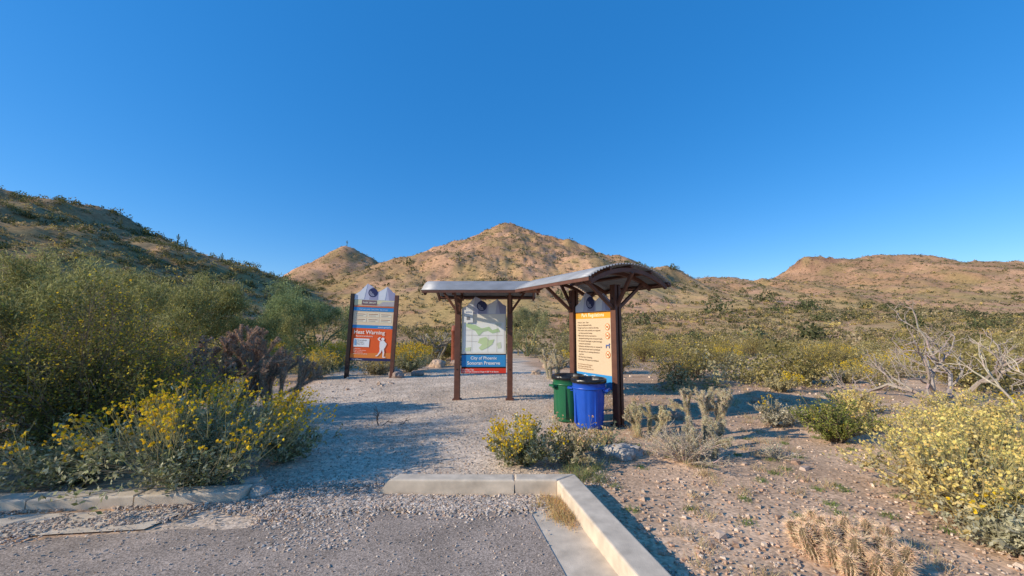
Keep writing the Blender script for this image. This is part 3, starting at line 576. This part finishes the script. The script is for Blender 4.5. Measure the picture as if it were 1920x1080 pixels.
poly('bottle',E,[(x0+.11,1.08),(x0+.17,1.08),(x0+.17,1.24),(x0+.155,1.29),(x0+.125,1.29),(x0+.11,1.24)],y-.016,pm((.2,.4,.6)))
text(E,'Hike early\nCarry a cell phone\nTell someone\nwhere you are going',x0+.1,.95,.055,y-.012,pm((.85,.8,.7)),'LEFT')
fg=pm((.86,.84,.80)); 
fo=bpy.data.objects.new('hiker_figure',None); link(fo,E); fo.location=(.05,0,.09); fo.scale=(.88,1,.86)
def fpp(pts,yy): poly('hiker_shape',fo,pts,yy,fg)
fpp([(.37+.062*math.cos(t),1.42+.062*math.sin(t)) for t in np.linspace(0,6.0,18)],y-.014)
fpp([(p[0]+.36,p[1]) for p in [(-.10,1.30),(-.06,1.35),(.06,1.36),(.11,1.3),(.10,1.1),(.08,1.02),(-.08,1.02),(-.10,1.14)]],y-.012)
fpp([(.26,1.33),(.17,1.42),(.24,1.50),(.29,1.48),(.225,1.42),(.3,1.36)],y-.016)
fpp([(p[0]+.36,p[1]) for p in [(.08,1.33),(.17,1.24),(.11,1.08),(.08,1.09),(.12,1.22),(.06,1.27)]],y-.013)
fpp([(.28,1.03),(.37,1.03),(.33,.9),(.22,.76),(.15,.74),(.14,.77),(.20,.80),(.27,.92)],y-.016)
fpp([(.36,1.03),(.44,1.03),(.46,.9),(.44,.74),(.52,.73),(.51,.70),(.40,.70),(.40,.9)],y-.020)
rect('footer',E,x0,x1,.57,.66,y,pm(NAVY)); text(E,'City of Phoenix',x0+.06,.595,.055,y-.005,pm(WHITE))
def lathe(name,par,prof,m,n=40,ripple=None):
    V=[];F=[]
    for k,(r,z) in enumerate(prof):
        for i in range(n):
            a=i*2*math.pi/n; rr=r*(1+(ripple(a,k) if ripple else 0)); V.append((rr*math.cos(a),rr*math.sin(a),z))
    for k in range(len(prof)-1):
        for i in range(n): j=(i+1)%n; F.append((k*n+i,k*n+j,(k+1)*n+j,(k+1)*n+i))
    me=bpy.data.meshes.new(name);me.from_pydata(V,[],F);me.materials.append(m)
    for p in me.polygons:p.use_smooth=True
    return link(bpy.data.objects.new(name,me),par)
E=empty('pipe_post',(-2.72,18.6,hz(-2.72,18.6))); rust=mat('rust_paint',(.28,.08,.045),.6,var=.3,scale=5)
lathe('pipe',E,[(.15,0),(.15,1.55),(.17,1.56),(.17,1.62),(.14,1.66),(.14,1.78),(.10,1.83),(.001,1.84)],rust,24); lathe('flange',E,[(.21,.0),(.21,.05),(.15,.06)],rust,24)
def can(x,y,c,rz):
    E=empty('trash_can',(x,y,hz(x,y)+.0),rz); m=mat('can_plastic',c,.38,var=.08,scale=8,spec=.5); bag=mat('liner_bag',(.012,.012,.013),.32,var=.2,scale=9,spec=.5)
    rib=lambda a,k:(-.03 if (k in (2,3,4) and (math.sin(a*8)>.8)) else 0)
    lathe('body',E,[(.001,.012),(.215,.012),(.225,.03),(.245,.25),(.262,.50),(.272,.62),(.276,.66),(.292,.665),(.294,.70),(.286,.715)],m,96,rib)
    lathe('rim_band',E,[(.276,.58),(.284,.585),(.284,.60),(.276,.605)],m,64)
    rp=lambda a,k:.012*math.sin(a*13+k)+.010*math.sin(a*23+1.3*k)
    lathe('liner',E,[(.285,.665),(.302,.67),(.303,.70),(.298,.722),(.285,.73),(.268,.72),(.25,.60),(.22,.42),(.001,.40)],bag,96,rp)
    for s in (-1,1):
        for k in (-1,1): box('handle_arm',E,(s*.305,k*.07,.57),(.075,.025,.03),m)
        box('handle_grip',E,(s*.34,0,.57),(.028,.165,.035),m); box('handle_web',E,(s*.29,0,.53),(.05,.10,.012),m)
    for i in range(4):
        a=math.pi/4+i*math.pi/2; box('rib',E,(.252*math.cos(a),.252*math.sin(a),.33),(.03,.05,.5),m,(0,.075*0,a))
    return E
g=can(1.03,7.32,(.012,.12,.05),.4); b_=can(1.31,6.80,(.012,.085,.48),-.5)
for o in (g,b_): o.scale=(1,1,1.13)
# ---------------- light, sky, camera ----------------
el=math.radians(25.5); S=Vector((-.94,-.34,0)).normalized(); sd=Vector((S.x*math.cos(el),S.y*math.cos(el),math.sin(el)))
sun=bpy.data.lights.new('sun','SUN'); sun.energy=5.0; sun.angle=math.radians(.5); sun.color=(1,.89,.72); so=bpy.data.objects.new('sun',sun); link(so); so.rotation_mode='QUATERNION'; so.rotation_quaternion=sd.to_track_quat('Z','Y')
W=bpy.data.worlds.new('World'); scene.world=W; W.use_nodes=True; nt=W.node_tree; sk=nt.nodes.new('ShaderNodeTexSky'); sk.sky_type='NISHITA'; sk.sun_disc=False; sk.sun_elevation=el; sk.sun_rotation=math.atan2(S.x,S.y); sk.dust_density=.3; sk.ozone_density=2.0; sk.air_density=1.0; sk.altitude=500
hs=nt.nodes.new('ShaderNodeHueSaturation'); hs.inputs['Saturation'].default_value=1.4; hs.inputs['Value'].default_value=1.35; nt.links.new(sk.outputs[0],hs.inputs['Color'])
mx=nt.nodes.new('ShaderNodeMix'); mx.data_type='RGBA'; mx.inputs[0].default_value=.5; nt.links.new(hs.outputs[0],mx.inputs[6]); mx.inputs[7].default_value=(.22,1.65,4.9,1); nt.links.new(mx.outputs[2],nt.nodes['Background'].inputs[0]); nt.nodes['Background'].inputs[1].default_value=.15
cam=bpy.data.cameras.new('camera'); cam.sensor_width=36; cam.lens=13.7; cam.clip_end=6000; cam.clip_start=.05; co=bpy.data.objects.new('camera',cam); link(co); co.location=(0,0,1.65); co.rotation_euler=(math.radians(96.02),0,0); scene.camera=co
scene.view_settings.view_transform='Standard'; scene.view_settings.look='None'; scene.view_settings.exposure=0
